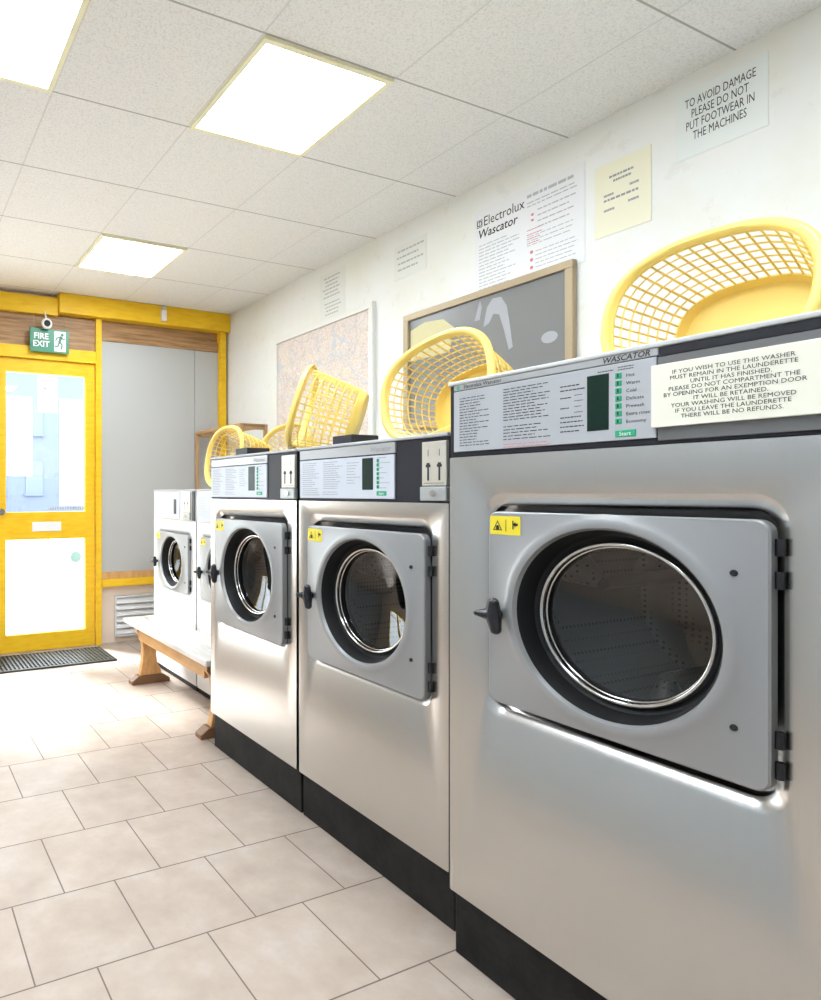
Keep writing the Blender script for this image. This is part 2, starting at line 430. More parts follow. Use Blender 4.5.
# ------------------------------------------------------------------ washing machines
def washer(X, Yc, label, W, depth, Zb, Zc, Zt, dz, pz, door_w, door_h, rad, cz, body='steel', plx=.02, kind='mid', poc=None, name='washing_machine'):
    """front at x = 0 of the root, machine runs to x = depth; +y is the left side seen from the room"""
    t = empty(name, (X, Yc, 0), label, 'washing machine', 'front loading washing machines')
    h = W/2; cyo = -.003
    pw, ph = poc
    # body shell
    b = nb(); g = .003
    bx(b, .004, depth, -h+g, h-g, Zb, Zc)
    for f in [f for f in b.faces if all(abs(v.co.x-.004) < 1e-5 for v in f.verts)]: b.faces.remove(f)
    obj('body', b, body, t)
    # front panel with a rounded pocket and a port
    b = nb()
    outer = rr(W-2*g, Zc-Zb, .004, 8, 0, (Zc+Zb)/2)
    L = loft(b, [(outer, .012), (outer, .0)])
    L2 = loft(b, [(rr(pw+.006, ph+.006, .045, 8, 0, pz), 0.), (rr(pw, ph, .043, 8, 0, pz), .0015),
                  (rr(pw-.030, ph-.042, .036, 8, 0, pz), .009), (rr(pw-.036, ph-.048, .033, 8, 0, pz), .014), (rr(pw-.040, ph-.052, .030, 8, 0, pz), .034), (rr(pw-.050, ph-.062, .028, 8, 0, pz), .036)])
    plate(b, L[1], L2[0])
    hole = ring(b, circ(rad+.004, 72, cyo, cz), .036)
    plate(b, L2[-1], hole)
    obj('front_panel', b, body, t, smooth=50)
    # plinth
    b = nb(); bx(b, plx, depth-.03, -h+.001, h-.001, 0, Zb-.004); obj('plinth', b, 'plinth', t, bevel=.003)
    # drum
    b = nb(); loft(b, [(circ(rad*.93, 48, 0, cz), .10), (circ(rad*1.05, 48, 0, cz), .13), (circ(rad*1.1, 48, 0, cz), .17), (circ(rad*1.1, 48, 0, cz), .50), (circ(rad*.5, 48, 0, cz), .52)], cap1=True)
    for k in range(3):
        a = 2*PI*k/3 + .45
        for s in (0,):
            c0 = (cz + rad*1.08*math.sin(a)); y0 = rad*1.08*math.cos(a)
            y1, z1 = rad*.70*math.cos(a), cz + rad*.70*math.sin(a)
            cone(b, (.19, y0, c0), (.19, y1, z1), .045, .016, 10); cone(b, (.48, y0, c0), (.48, y1, z1), .045, .016, 10)
            cone(b, (.19, y1, z1), (.48, y1, z1), .016, .016, 10)
    for k in range(2):
        a = PI/2 + (k-.5)*1.25
        torus(b, rad*.30, .008, .512, rad*.5*math.cos(a), cz + rad*.5*math.sin(a), 32, 6)
    obj('drum', b, 'drum', t, smooth=40)
    # ---- door
    d = nb(); f0 = -.020
    lo = rr(door_w, door_h, .022, 8, 0, dz)
    li = rr(door_w-.006, door_h-.006, .019, 8, 0, dz)
    Lo = loft(d, [(lo, .003), (lo, f0+.003), (li, f0)])
    c = loft(d, [(circ(rad*1.17, 72, cyo, cz), f0), (circ(rad*1.12, 72, cyo, cz), f0-.004), (circ(rad*1.07, 72, cyo, cz), f0-.0065),
                 (circ(rad*1.025, 72, cyo, cz), f0-.005), (circ(rad*1.0, 72, cyo, cz), f0+.004)])
    plate(d, Lo[-1], c[0])
    door = obj('door', d, 'doorgrey', t, smooth=40); door.location.y = -.005
    b = nb(); loft(b, [(circ(rad*1.0, 72, cyo, cz), f0+.004), (circ(rad*.965, 72, cyo, cz), f0+.016), (circ(rad*.93, 72, cyo, cz), f0+.045), (circ(rad*.86, 72, cyo, cz), f0+.054), (circ(rad*.86, 72, cyo, cz), f0+.07), (circ(rad*.79, 72, cyo, cz), f0+.074)])
    obj('gasket', b, 'black', door, smooth=40)
    b = nb(); torus(b, rad*.845, .0050, f0+.046, cyo, cz); torus(b, rad*.815, .0030, f0+.056, cyo, cz)
    obj('window_ring', b, 'chrome', door, smooth=60)
    b = nb(); n = 72
    L = []
    for j in range(7):
        q = j/7; L.append(ring(b, circ(rad*.80*(1-q), n, cyo, cz), f0+.070 + .028*math.sin(q*PI/2)))
    for a_, b_ in zip(L, L[1:]): bridge(b, a_, b_)
    tip = b.verts.new((f0+.098, cyo, cz))
    for i in range(n): b.faces.new((L[-1][i], L[-1][(i+1) % n], tip))
    obj('glass', b, 'doorglass', door, smooth=60)
    # handle: three lobed black knob on the left edge
    hy, hz = door_w/2-.030, cz-.018; b = nb(); s = rad/.194
    cone(b, (f0+.002, hy+.004, hz), (f0-.022, hy+.002, hz), .012*s, .012*s); ball(b, (f0-.022, hy, hz), .0175*s, (.9,1,1))
    for ay, az, ln in ((-.10, 1., .028), (-.26, -1., .034), (1., .02, .030)):
        n_ = math.hypot(ay, az); q = (f0-.024 - (.016 if ay > .5 else 0), hy + ay/n_*ln*s, hz + az/n_*ln*s)
        cone(b, (f0-.022, hy, hz), q, .0185*s, (.0065 if ay > .5 else .0125)*s, 14); ball(b, q, (.0068 if ay > .5 else .0128)*s)
    obj('handle', b, 'blackgloss', door, smooth=50)
    # hinges in the gap on the right
    for zz in (dz+door_h*.40, dz+door_h*.28, dz-door_h*.30, dz-door_h*.41):
        b = nb(); cone(b, (-.004, -door_w/2-.006, zz-.014), (-.004, -door_w/2-.006, zz+.014), .0065, .0065, 12)
        obj('hinge', b, 'blackgloss', door, smooth=50)
    for zz in (cz+.132*s, cz-.135*s):
        b = nb(); cone(b, (f0+.001, -door_w/2+.048*s, zz), (f0-.003, -door_w/2+.048*s, zz), .0062, .005, 12)
        obj('screw', b, 'blackgloss', door)
    sy, sz = door_w/2-.006, dz+door_h/2-.010
    b = nb(); rect(b, to_x(f0-.0008, sy, sz), 0, .078*s, -.044*s, 0); st = obj('warning_sticker', b, 'sticker', door)
    b = nb(); pl = to_x(f0-.0014, sy, sz)
    vs = [b.verts.new(pl(*p)) for p in ((.008*s,-.034*s), (.032*s,-.034*s), (.020*s,-.010*s))]
    vi = [b.verts.new(pl(*p)) for p in ((.0115*s,-.032*s), (.0285*s,-.032*s), (.020*s,-.0145*s))]
    bridge(b, vs, vi); disc(b, pl, .020*s, -.026*s, .0042*s, 10); rect(b, pl, .016*s, .024*s, -.032*s, -.0275*s)
    rect(b, pl, .041*s, .0425*s, -.036*s, -.008*s); rect(b, pl, .058*s, .061*s, -.030*s, -.010*s)
    rect(b, pl, .062*s, .072*s, -.022*s, -.016*s)
    b.faces.new([b.verts.new(pl(*p)) for p in ((.060*s,-.019*s), (.066*s,-.026*s), (.066*s,-.012*s))])
    obj('sticker_symbols', b, 'ink', door)
    # ---- console
    H = Zt-Zc
    b = nb(); bx(b, .002, depth, -h+g, h-g, Zc+.001, Zt-.010)
    con = obj('console', b, 'charcoal' if kind != 'small' else 'white', t, bevel=.002)
    b = nb(); bx(b, -.006, depth+.0, -h+.001, h-.001, Zt-.010, Zt); obj('lid', b, 'lidgrey' if kind == 'big' else 'label', t, bevel=.003)
    return t, con, h

def buttons(con, y, z0, z1, n, s, start_w, zs):
    for i in range(n):
        zz = z1 + (z0-z1)*i/(n-1)
        b = nb(); bx(b, -.0045, .0, y-s/2, y+s/2, zz-s/2, zz+s/2); obj('button', b, 'green', con, bevel=.0015)
        b = nb(); rect(b, to_x(-.005, y, zz), -s*.12, s*.12, -s*.3, s*.3); obj('button_mark', b, 'ink', con)
    b = nb(); bx(b, -.0045, .0, y-start_w+s/2, y+s/2, zs-.007, zs+.007); obj('start_button', b, 'green', con, bevel=.0015)
    b = nb(); letters(b, 'Start', .011, to_x(-.0052, y+s/2-start_w/2, zs-.004)); obj('button_lettering', b, 'whiteink', con)

def coin_box(con, y0, y1, z0, zm, z1):
    b = nb(); bx(b, -.008, .006, y0, y1, zm, z1); obj('coin_plate', b, 'coin', con, bevel=.002)
    b = nb(); bx(b, -.012, .006, y0-.002, y1+.004, z0, zm-.002); obj('cash_door', b, 'lockplate', con, bevel=.003)
    yc, zc = (y0+y1)/2 - .002, (z0+zm)/2
    b = nb(); cone(b, (-.012, yc, zc), (-.017, yc, zc), .010, .009, 18); obj('lock', b, 'chrome', con, smooth=40)
    w = y1-y0
    b = nb()
    for f in (.27, .73):
        pl = to_x(-.0086, y1 - w*f, zm + (z1-zm)*.12)
        rect(b, pl, -.0032, .0032, 0, (z1-zm)*.30); rect(b, pl, -.0085, .0085, (z1-zm)*.30, (z1-zm)*.36)
        rect(b, pl, -.0055, .0055, (z1-zm)*.36, (z1-zm)*.40)
        rect(b, pl, -.0010, .0010, (z1-zm)*.55, (z1-zm)*.70)
    rect(b, to_x(-.0086, y1, zm), w*.08, w*.92, (z1-zm)*.055, (z1-zm)*.065)
    obj('coin_slots', b, 'ink', con)

def mid_console(con, h, Zc, Zt, ink='greyink'):
    # white label: left 12 mm black margin, ends 0.476 from the left side
    yl, yr = h-.012, h-.476; z0, z1 = Zc+.010, Zc+.145
    b = nb(); bx(b, -.003, .004, yr, yl, z0, z1); obj('control_label', b, 'labelwhite', con, bevel=.001)
    b = nb(); bx(b, -.003, .004, yr-.004, yl, z1+.004, Zt-.012); obj('header_strip', b, 'strip', con, bevel=.001)
    b = nb(); pl = to_x(-.0036, yl, z0)
    textblock(con, ink, pl, .018, .115, .125, 16, .0075, .0022, .5); textblock(con, ink, pl, .135, .235, .125, 13, .0075, .0022, .5)
    textblock(con, ink, pl, .255, .325, .118, 8, .0095, .0022, .6); textblock(con, ink, pl, .395, .45, .128, 7, .0155, .0022, .6)
    textblock(con, ink, pl, .13, .23, .022, 2, .008, .002, .4)
    letters(b, 'Wascator', .022, to_x(-.0036, yr+.012, z1+.012), 'RIGHT', .02, .15)
    obj('print', b, ink, con)
    yd = yl - .352
    b = nb(); bx(b, -.0045, .0, yd-.024, yd+.024, z0+.028, z1-.006); obj('display', b, 'display', con, bevel=.001)
    buttons(con, yd-.045, z0+.037, z1-.016, 7, .011, .042, z0+.017)
    coin_box(con, -h+.004, -h+.088, Zc+.006, Zc+.048, Zc+.172)

# the two middle machines
for Yc, lab in ((1.564, 'stainless steel washing machine in the middle, directly left of the largest machine'),
                (2.248, 'stainless steel washing machine left of the middle one, at the end of the bench')):
    t, con, h = washer(1.40, Yc, lab, .674, .80, .166, 1.172, 1.366, .849, .858, .530, .470, .194, .855, poc=(.556, .530))
    mid_console(con, h, 1.172, 1.366)
    yb = .245
    b = nb(); bx(b, .08, .20, yb-.105, yb, 1.366, 1.405); obj('soap_lid', b, 'charcoal', t, bevel=.004)

# the big machine on the right
Zc, Zt = 1.291, 1.486
t, con, h = washer(1.34, .793, 'largest and nearest washing machine, with a white card sign on its console', .768, .88, .172, Zc, Zt, .931, .930, .516, .450, .191, .934,
                   plx=.022, kind='big', poc=(.552, .532))
yl = h-.018; yr = .702-.793
b = nb(); bx(b, -.003, .004, yr, yl, Zc+.014, 1.459); obj('control_label', b, 'label', con, bevel=.001)
b = nb(); bx(b, -.003, .004, yr-.003, yl, 1.461, 1.4755); obj('header_strip', b, 'strip', con, bevel=.001)
b = nb(); bx(b, -.0015, .004, -h+.004, yr-.004, 1.458, 1.4755); obj('black_strip', b, 'blackgloss', con, bevel=.001)
b = nb(); bx(b, -.002, .004, -h+.004, yr-.002, Zc+.008, 1.457); obj('grey_fascia', b, 'darkmetal', con, bevel=.001)
b = nb(); pl = to_x(-.0036, yl, Zc+.014)
textblock(con, 'ink', pl, .018, .112, .135, 18, .0070, .0019, .5); textblock(con, 'ink', pl, .140, .255, .140, 12, .0066, .0019, .4)
textblock(con, 'ink', pl, .140, .255, .052, 5, .0075, .0019, .4); textblock(con, 'ink', pl, .275, .330, .125, 2, .009, .0024, .5)
textblock(con, 'ink', pl, .275, .300, .100, 1, .009, .0024, .2); textblock(con, 'ink', pl, .275, .298, .078, 1, .009, .0024, .2); textblock(con, 'ink', pl, .275, .330, .058, 4, .010, .0024, .4)
textblock(con, 'ink', pl, .305, .325, .115, 5, .012, .0014, .4)
for i, lt in enumerate(('Hot', 'Warm', 'Cold', 'Delicate', 'Prewash', 'Extra rinse', 'Economy')):
    letters(b, lt, .0095, to_x(-.0036, .768-.793-.014, 1.432-i*.0152-.003), 'LEFT')
textblock(con, 'ink', pl, .352, .385, .143, 1, .006, .002, .1); textblock(con, 'ink', pl, .390, .420, .146, 2, .005, .0016, .1)
disc(b, pl, .336, .029, .0036, 12); disc(b, pl, .344, .037, .0022, 10)
letters(b, 'Electrolux Wascator', .0125, to_x(-.0036, yl-.030, 1.4645), 'LEFT', .012)
letters(b, 'WASCATOR', .0155, to_x(-.0036, yr+.010, 1.4632), 'RIGHT', .02, .2)
obj('print', b, 'ink', con)
b = nb(); disc(b, to_x(-.0036, yl-.014, 1.468), 0, 0, .005, 14, .003); rect(b, to_x(-.0036, yl-.014, 1.468), -.001, .001, -.005, .005); obj('maker_emblem', b, 'green', con)
b = nb(); textblock(con, 'redink', to_x(-.0036, yl, Zc+.014), .140, .255, .010, 2, .006, .0016, .2); textblock(con, 'redink', to_x(-.0036, yl, Zc+.014), .343, .352, .13, 12, .007, .002, .2); obj('red_print', b, 'redink', con)
b = nb(); bx(b, -.0045, .0, .786-.793, .828-.793, 1.328, 1.4425); obj('display', b, 'display', con, bevel=.001)
buttons(con, .768-.793, 1.343, 1.434, 7, .012, .038, 1.318)
b = nb(); bx(b, -.012, -.0022, .455-.793, .706-.793, 1.3235, 1.441); obj('sign_card', b, 'cream', con, bevel=.001)
b = nb()
for i, ln in enumerate(('IF YOU WISH TO USE THIS WASHER', 'MUST REMAIN IN THE LAUNDERETTE', 'UNTIL IT HAS FINISHED.', 'PLEASE DO NOT COMPARTMENT THE', 'BY OPENING FOR AN EXEMPTION DOOR',
                        'IT WILL BE RETAINED.', 'YOUR WASHING WILL BE REMOVED', 'IF YOU LEAVE THE LAUNDERETTE', 'THERE WILL BE NO REFUNDS.')):
    letters(b, ln, .0105, to_x(-.0126, .587-.793, 1.4195 - i*.0103), 'CENTER', .0)
obj('sign_lettering', b, 'ink', con)

# the two small white machines at the far end
for Yc, lab in ((3.645, 'small white washing machine at the far end of the row, behind the bench'),
                (2.993, 'small white washing machine mostly hidden behind the steel machine, under two yellow baskets')):
    t, con, h = washer(1.70, Yc, lab, .644, .62, .035, 1.025, 1.222, .760, .765, .490, .365, .160, .757, body='white', plx=.01, kind='small', poc=(.510, .400))
    b = nb(); bx(b, -.003, .004, h-.42, h-.012, 1.035, 1.205); obj('control_label', b, 'labelwhite', con, bevel=.001)
    b = nb(); textblock(con, 'paleink', to_x(-.0036, h-.012, 1.035), .02, .13, .14, 10, .012, .003, .4); textblock(con, 'paleink', to_x(-.0036, h-.012, 1.035), .15, .27, .14, 9, .012, .003, .4); obj('print', b, 'paleink', con)
    b = nb(); bx(b, -.005, .0, h-.37, h-.335, 1.065, 1.16); obj('display', b, 'display', con, bevel=.001)
    b = nb(); bx(b, -.004, .004, -h+.012, -h+.05, 1.03, 1.21); obj('black_strip', b, 'charcoal', con, bevel=.001)
    coin_box(con, -h+.07, -h+.165, 1.032, 1.08, 1.205)
    b = nb(); bx(b, .46, .60, -.30, .06, 1.222, 1.240)
    if Yc > 3.3: obj('soap_lid', b, 'blackgloss', t, bevel=.003)
    else: b.free()

# ------------------------------------------------------------------ baskets
BA, BB, BH = .214, .174, .268            # rim half-axes and depth
def sup(a, b_, n, e=2.5):
    out = []
    for i in range(n):
        th = 2*PI*i/n; c, s = math.cos(th), math.sin(th)
        out.append((a*math.copysign(abs(c)**(2/e), c), b_*math.copysign(abs(s)**(2/e), s)))
    # even out the spacing along the outline
    d = [0.]
    for i in range(n): d.append(d[-1] + math.dist(out[i], out[(i+1) % n]))
    res = []; j = 0
    for i in range(n):
        t_ = d[-1]*i/n
        while d[j+1] < t_: j += 1
        f = (t_-d[j])/(d[j+1]-d[j]); p, q = out[j], out[(j+1) % n]
        res.append((p[0]+(q[0]-p[0])*f, p[1]+(q[1]-p[1])*f))
    return res
def basket_meshes():
    n, rows, k = 42, 7, .73
    def prof(t_):                        # half-axes at height fraction t_
        s = k + (1-k)*t_**.85
        return BA*s, BB*s
    bm = nb(); L = []
    z0, z1 = .030, BH-.018
    for j in range(rows+1):
        z = z0 + (z1-z0)*j/rows; a, b_ = prof(z/BH)
        L.append([bm.verts.new((x, y, z)) for x, y in sup(a, b_, n)])
    for p, q in zip(L, L[1:]): bridge(bm, p, q)
    bmesh.ops.recalc_face_normals(bm, faces=bm.faces)
    bmesh.ops.wireframe(bm, faces=bm.faces[:], thickness=.0064, use_replace=True, use_boundary=True, use_even_offset=True)
    wall = bm
    m = 88
    def band(bm, prs, close=True):
        L = [[bm.verts.new((x, y, z)) for x, y in sup(a, b_, m)] for a, b_, z in prs]
        for p, q in zip(L, L[1:] + ([L[0]] if close else [])): bridge(bm, p, q)
        return L
    bs = nb(); a0, b0 = prof(0); a1, b1 = prof(.034/BH)
    L = band(bs, [(a1+.001, b1+.001, .034), (a0+.001, b0+.001, .006), (a0-.006, b0-.006, 0)], False); bs.faces.new(L[-1])
    L2 = band(bs, [(a1-.003, b1-.003, .034), (a0-.004, b0-.004, .009)], False); bs.faces.new(L2[-1]); bridge(bs, L[0], L2[0])
    rm = nb(); a, b_ = prof(1.)
    band(rm, [(a-.006, b_-.006, BH-.026), (a-.004, b_-.004, BH-.004), (a+.002, b_+.002, BH+.002), (a+.012, b_+.012, BH+.001), (a+.018, b_+.018, BH-.006),
              (a+.018, b_+.018, BH-.016), (a+.013, b_+.013, BH-.016), (a+.011, b_+.011, BH-.006), (a+.001, b_+.001, BH-.006), (a-.001, b_-.001, BH-.026)])
    return wall, bs, rm
wl, bs, rm = basket_meshes()
proto = empty('laundry_basket', (0,0,0))
parts = [obj('lattice_wall', wl, 'basket', proto, smooth=30), obj('base', bs, 'basket', proto, smooth=40), obj('rim', rm, 'basket', proto, smooth=50)]
def lay(root, cx, cy, zs, yaw, roll=0., tip=None, scale=1.):
    """basket on its side: opening points to yaw (angle in plan), rolled about its axis, resting on height zs"""
    tau = math.atan((1-.73)*BB/BH) if tip is None else tip
    d = Vector((math.cos(yaw)*math.cos(tau), math.sin(yaw)*math.cos(tau), math.sin(tau)))
    side = Vector((-math.sin(yaw), math.cos(yaw), 0)); up = d.cross(side)
    Rm = Matrix((side, up, d)).transposed() @ Matrix.Rotation(roll, 3, 'Z')
    # centre of the basket above (cx, cy)
    low = 1e9
    for q in root.children:
        for v in q.data.vertices: low = min(low, (Rm @ v.co).z*scale)
    cen = Rm @ Vector((0, 0, BH/2))*scale
    root.matrix_world = Matrix.Translation((cx-cen.x, cy-cen.y, zs-low+.0008)) @ Rm.to_4x4() @ Matrix.Scale(scale, 4)
first = True
for cx, cy, zs, yaw, roll, sc_, lab in (
    (2.00, .890, 1.486, PI, 0., 1., 'yellow laundry basket lying on its side on the largest machine, right edge of the photo'),
    (1.78, 1.535, 1.366, PI+.06, .24, .94, 'yellow laundry basket on the middle machine, open mouth facing out before the grey picture'),
    (1.66, 2.045, 1.366, 2.38, 0., .93, 'yellow laundry basket turned on its side before the street map, base to the right'),
    (2.25, 3.10, 1.222, PI+.06, 0., 1., 'yellow laundry basket next left of the one before the map, low on the small machines'),
    (1.88, 3.10, 1.222, PI-.05, 0., .96, 'leftmost yellow laundry basket, beside the wooden rack')):
    if first: r = proto; first = False
    else:
        r = proto.copy(); COL.objects.link(r)
        for q in parts:
            c = q.copy(); COL.objects.link(c); c.parent = r
    tag(r, lab, 'laundry basket', 'yellow plastic laundry baskets')
    lay(r, cx, cy, zs, yaw, roll, .30 if 'street map' in lab else .46 if 'next left' in lab else None, sc_)

# ------------------------------------------------------------------ wall things (right wall, x = XR)
def panel_on_wall(name, y0, y1, z0, z1, mat, label, cat, t=.002, group=None, tilt=0):
    r = empty(name, (XR, (y0+y1)/2, z0), label, cat, group)
    r.rotation_euler = (0, tilt, 0)
    return r, (y1-y0)/2, z1-z0
# street map
r, hw, H = panel_on_wall('wall_map', 2.878, 3.906, 1.50, 2.347, None, 'framed pale street map on the wall behind the basket', 'map')
fw = .036
b = nb()
for e in ((-hw, hw, 0, fw), (-hw, hw, H-fw, H), (-hw, -hw+fw, fw, H-fw), (hw-fw, hw, fw, H-fw)): bx(b, -.028, -.001, *e)
obj('frame', b, 'whiteframe', r, bevel=.003)
b = nb(); bx(b, -.012, -.001, -hw+fw, hw-fw, fw, H-fw); obj('map_sheet', b, 'map', r)
# framed grey picture, leaning a little out at the foot
r, hw, H = panel_on_wall('framed_picture', 1.701, 2.637, 1.55, 2.19, None, 'wide wooden framed dark grey picture on the wall behind the basket', 'picture')
fw = .034
b = nb()
for e in ((-hw, hw, 0, fw), (-hw, hw, H-fw, H), (-hw, -hw+fw, fw, H-fw), (hw-fw, hw, fw, H-fw)): bx(b, -.030, -.001, *e)
obj('frame', b, 'frame', r, bevel=.003)
b = nb(); bx(b, -.014, -.001, -hw+fw, hw-fw, fw, H-fw); obj('picture_sheet', b, 'picture', r)
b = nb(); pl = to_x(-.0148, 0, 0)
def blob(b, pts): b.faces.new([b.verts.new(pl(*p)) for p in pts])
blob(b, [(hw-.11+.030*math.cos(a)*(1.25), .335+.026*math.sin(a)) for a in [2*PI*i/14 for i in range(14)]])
obj('pale_patch', b, 'paleshape', r); b = nb()  # flat pale shapes laid over the picture sheet
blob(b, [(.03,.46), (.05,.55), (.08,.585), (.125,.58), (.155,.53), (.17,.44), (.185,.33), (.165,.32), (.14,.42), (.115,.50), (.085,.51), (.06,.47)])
obj('pale_figure', b, 'paleshape', r); b = nb()
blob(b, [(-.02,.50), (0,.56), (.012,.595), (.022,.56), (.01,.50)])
obj('pale_figure', b, 'paleshape', r)
b = nb(); blob(b, [(-hw+.04,.38), (-hw+.04,.55), (-hw+.14,.575), (-hw+.26,.56), (-hw+.33,.50), (-hw+.30,.38)]); obj('yellow_reflection', b, 'straw', r)  # yellow reflection on the picture, painted as a flat shape
# maker's poster
r, hw, H = panel_on_wall('instruction_poster', 1.668, 2.198, 2.17, 2.592, None, 'white instruction poster headed Electrolux above the grey picture', 'poster')
b = nb(); bx(b, -.002, .0006, -hw, hw, 0, H); obj('sheet', b, 'paper', r)
pl = to_x(-.0028, hw, 0)
b = nb(); letters(b, 'Electrolux', .066, to_x(-.0028, hw-.050, H-.085), 'LEFT', .0, 0, .78); letters(b, 'Wascator', .060, to_x(-.0028, hw-.020, H-.140), 'LEFT', .012, .15, .86)
rect(b, pl, .014, .044, H-.085, H-.082); rect(b, pl, .014, .044, H-.050, H-.047); rect(b, pl, .014, .017, H-.085, H-.047); rect(b, pl, .041, .044, H-.085, H-.047)
disc(b, pl, .029, H-.066, .014, 16, .010); rect(b, pl, .0275, .0305, H-.080, H-.052)
obj('heading', b, 'ink', r)
b = nb()
textblock(r, 'paleink', pl, .025, .245, H-.175, 15, .0165, .0045, .45)
textblock(r, 'paleink', pl, .275, .50, H-.035, 1, .02, .014, .1)
textblock(r, 'paleink', pl, .275, .50, H-.070, 2, .016, .005, .2); textblock(r, 'paleink', pl, .325, .50, H-.115, 4, .026, .006, .3)
textblock(r, 'paleink', pl, .275, .51, H-.225, 3, .020, .004, .2); textblock(r, 'paleink', pl, .315, .51, H-.300, 5, .018, .004, .3)
obj('small_print', b, 'paleink', r)
b = nb()
for i, zz in enumerate((.13, .155)): rect(b, pl, .295, .307, H-zz-.006, H-zz+.004); obj('red_dot', b, 'redink', r); b = nb()
textblock(r, 'redink', pl, .275, .35, H-.195, 4, .02, .004, .3)
for zz in (.30, .335, .37): disc(b, pl, .297, H-zz, .008, 12); obj('red_dot', b, 'redink', r); b = nb()
obj('red_marks', b, 'redink', r)
# yellow price list
r, hw, H = panel_on_wall('price_notice', 1.423, 1.627, 2.243, 2.535, None, 'faded yellow typed notice right of the white poster', 'notice')
b = nb(); bx(b, -.003, .0006, -hw, hw, 0, H); obj('sheet', b, 'yellowpaper', r)
b = nb(); pl = to_x(-.0036, hw, 0)
textblock(r, 'greyink', pl, .055, .15, H-.055, 1, .02, .009, .05); textblock(r, 'greyink', pl, .07, .135, H-.075, 1, .02, .009, .05)
textblock(r, 'greyink', pl, .035, .075, H-.125, 1, .02, .009, .1); textblock(r, 'greyink', pl, .130, .165, H-.115, 1, .02, .009, .1)
textblock(r, 'greyink', pl, .035, .165, H-.145, 1, .02, .009, .05); textblock(r, 'greyink', pl, .035, .075, H-.185, 1, .02, .009, .1); textblock(r, 'greyink', pl, .125, .165, H-.178, 1, .02, .009, .1)
obj('lettering', b, 'greyink', r)
# footwear notice
r, hw, H = panel_on_wall('footwear_notice', 1.08, 1.345, 2.42, 2.665, None, 'pale notice about footwear high on the wall at the right', 'notice')
b = nb(); bx(b, -.002, .0006, -hw, hw, 0, H); obj('sheet', b, 'mintpaper', r)
b = nb()
for i, ln in enumerate(('TO AVOID DAMAGE', 'PLEASE DO NOT', 'PUT FOOTWEAR IN', 'THE MACHINES')):
    letters(b, ln, .044, to_x(-.0028, 0, H-.062-i*.041), 'CENTER', .0, 0, .50)
obj('lettering', b, 'ink', r)
# faded typed slips
r, hw, H = panel_on_wall('typed_notice', 3.15, 3.40, 2.345, 2.66, None, 'faded typed notice taped above the street map', 'notice')
b = nb(); bx(b, -.002, .0006, -hw, hw, 0, H); obj('sheet', b, 'fadedpaper', r)
b = nb(); pl = to_x(-.0028, hw, 0); textblock(r, 'paleink', pl, .03, .22, H-.03, 6, .025, .009, .2, .03); textblock(r, 'paleink', pl, .04, .22, H-.20, 4, .024, .008, .3, .03); obj('lettering', b, 'paleink', r)
r, hw, H = panel_on_wall('typed_notice', 2.50, 2.73, 2.42, 2.61, None, 'faded typed notice on the wall between street map and white poster', 'notice')
b = nb(); bx(b, -.002, .0006, -hw, hw, 0, H); obj('sheet', b, 'fadedpaper', r)
b = nb(); pl = to_x(-.0028, hw, 0); textblock(r, 'paleink', pl, .015, .215, H-.03, 4, .035, .010, .25, .02); obj('lettering', b, 'paleink', r)

# ------------------------------------------------------------------ far end things
r = empty('fire_exit_sign', (1.115, 4.606, 2.262), 'green fire exit sign with running figure hanging over the yellow door', 'sign')
b = nb(); bx(b, -.15, .15, -.004, .004, 0, .176); obj('board', b, 'signgreen', r, bevel=.002)
b = nb(); pl = to_y(-.0048, 0, 0); letters(b, 'FIRE', .062, to_y(-.0048, -.065, .098), 'CENTER', .02); letters(b, 'EXIT', .062, to_y(-.0048, -.065, .040), 'CENTER', .02); obj('lettering', b, 'whiteink', r)
b = nb(); rect(b, pl, .035, .125, .012, .164); obj('white_field', b, 'whiteink', r)
b = nb(); pl = to_y(-.0056, .08, .088)
disc(b, pl, .016, .052, .012, 14)
def limb(p, q, w):
    (a, c), (e, f) = p, q; l = math.hypot(e-a, f-c); nx, ny = -(f-c)/l*w/2, (e-a)/l*w/2
    b.faces.new([b.verts.new(pl(*s)) for s in ((a+nx, c+ny), (e+nx, f+ny), (e-nx, f-ny), (a-nx, c-ny))])
limb((.010,.040), (-.006,-.006), .020); limb((.008,.034), (-.026,.026), .009); limb((-.026,.026), (-.034,.004), .008)
limb((.010,.034), (.026,.016), .009); limb((.026,.016), (.038,.024), .008)
limb((-.004,-.004), (.016,-.024), .011); limb((.016,-.024), (.010,-.058), .010); limb((-.006,-.004), (-.016,-.036), .011); limb((-.016,-.036), (-.040,-.038), .010)
obj('running_figure', b, 'signgreen', r)
b = nb()
for x in (-.11, .11): cone(b, (x, 0, .172), (x, .03, .300), .0016, .0022, 6)
obj('hanging_wire', b, 'chrome', r)
r = empty('ring_fitting', (1.085, 4.63, 2.572), 'small white round fitting with black centre just above the exit sign', 'fitting')
b = nb(); cone(b, (0, 0, 0), (0, -.05, -.075), .006, .006, 8); obj('bracket', b, 'whiteplastic', r)
b = nb(); torus_r = .030
L = []
for j in range(10):
    a = 2*PI*j/10
    L.append([b.verts.new((( torus_r+.011*math.cos(a))*math.cos(2*PI*i/28), -.062+.016*math.sin(a), -.105+(torus_r+.011*math.cos(a))*math.sin(2*PI*i/28))) for i in range(28)])
for j in range(10): bridge(b, L[j], L[(j+1) % 10])
obj('white_ring', b, 'whiteplastic', r, smooth=60)
b = nb(); cone(b, (0, -.050, -.105), (0, -.0785, -.105), .027, .024, 20); obj('black_centre', b, 'black', r)
r = empty('beam_sensor', (2.047, 4.59, 2.595), 'small white box sensor fixed on the yellow beam', 'sensor')
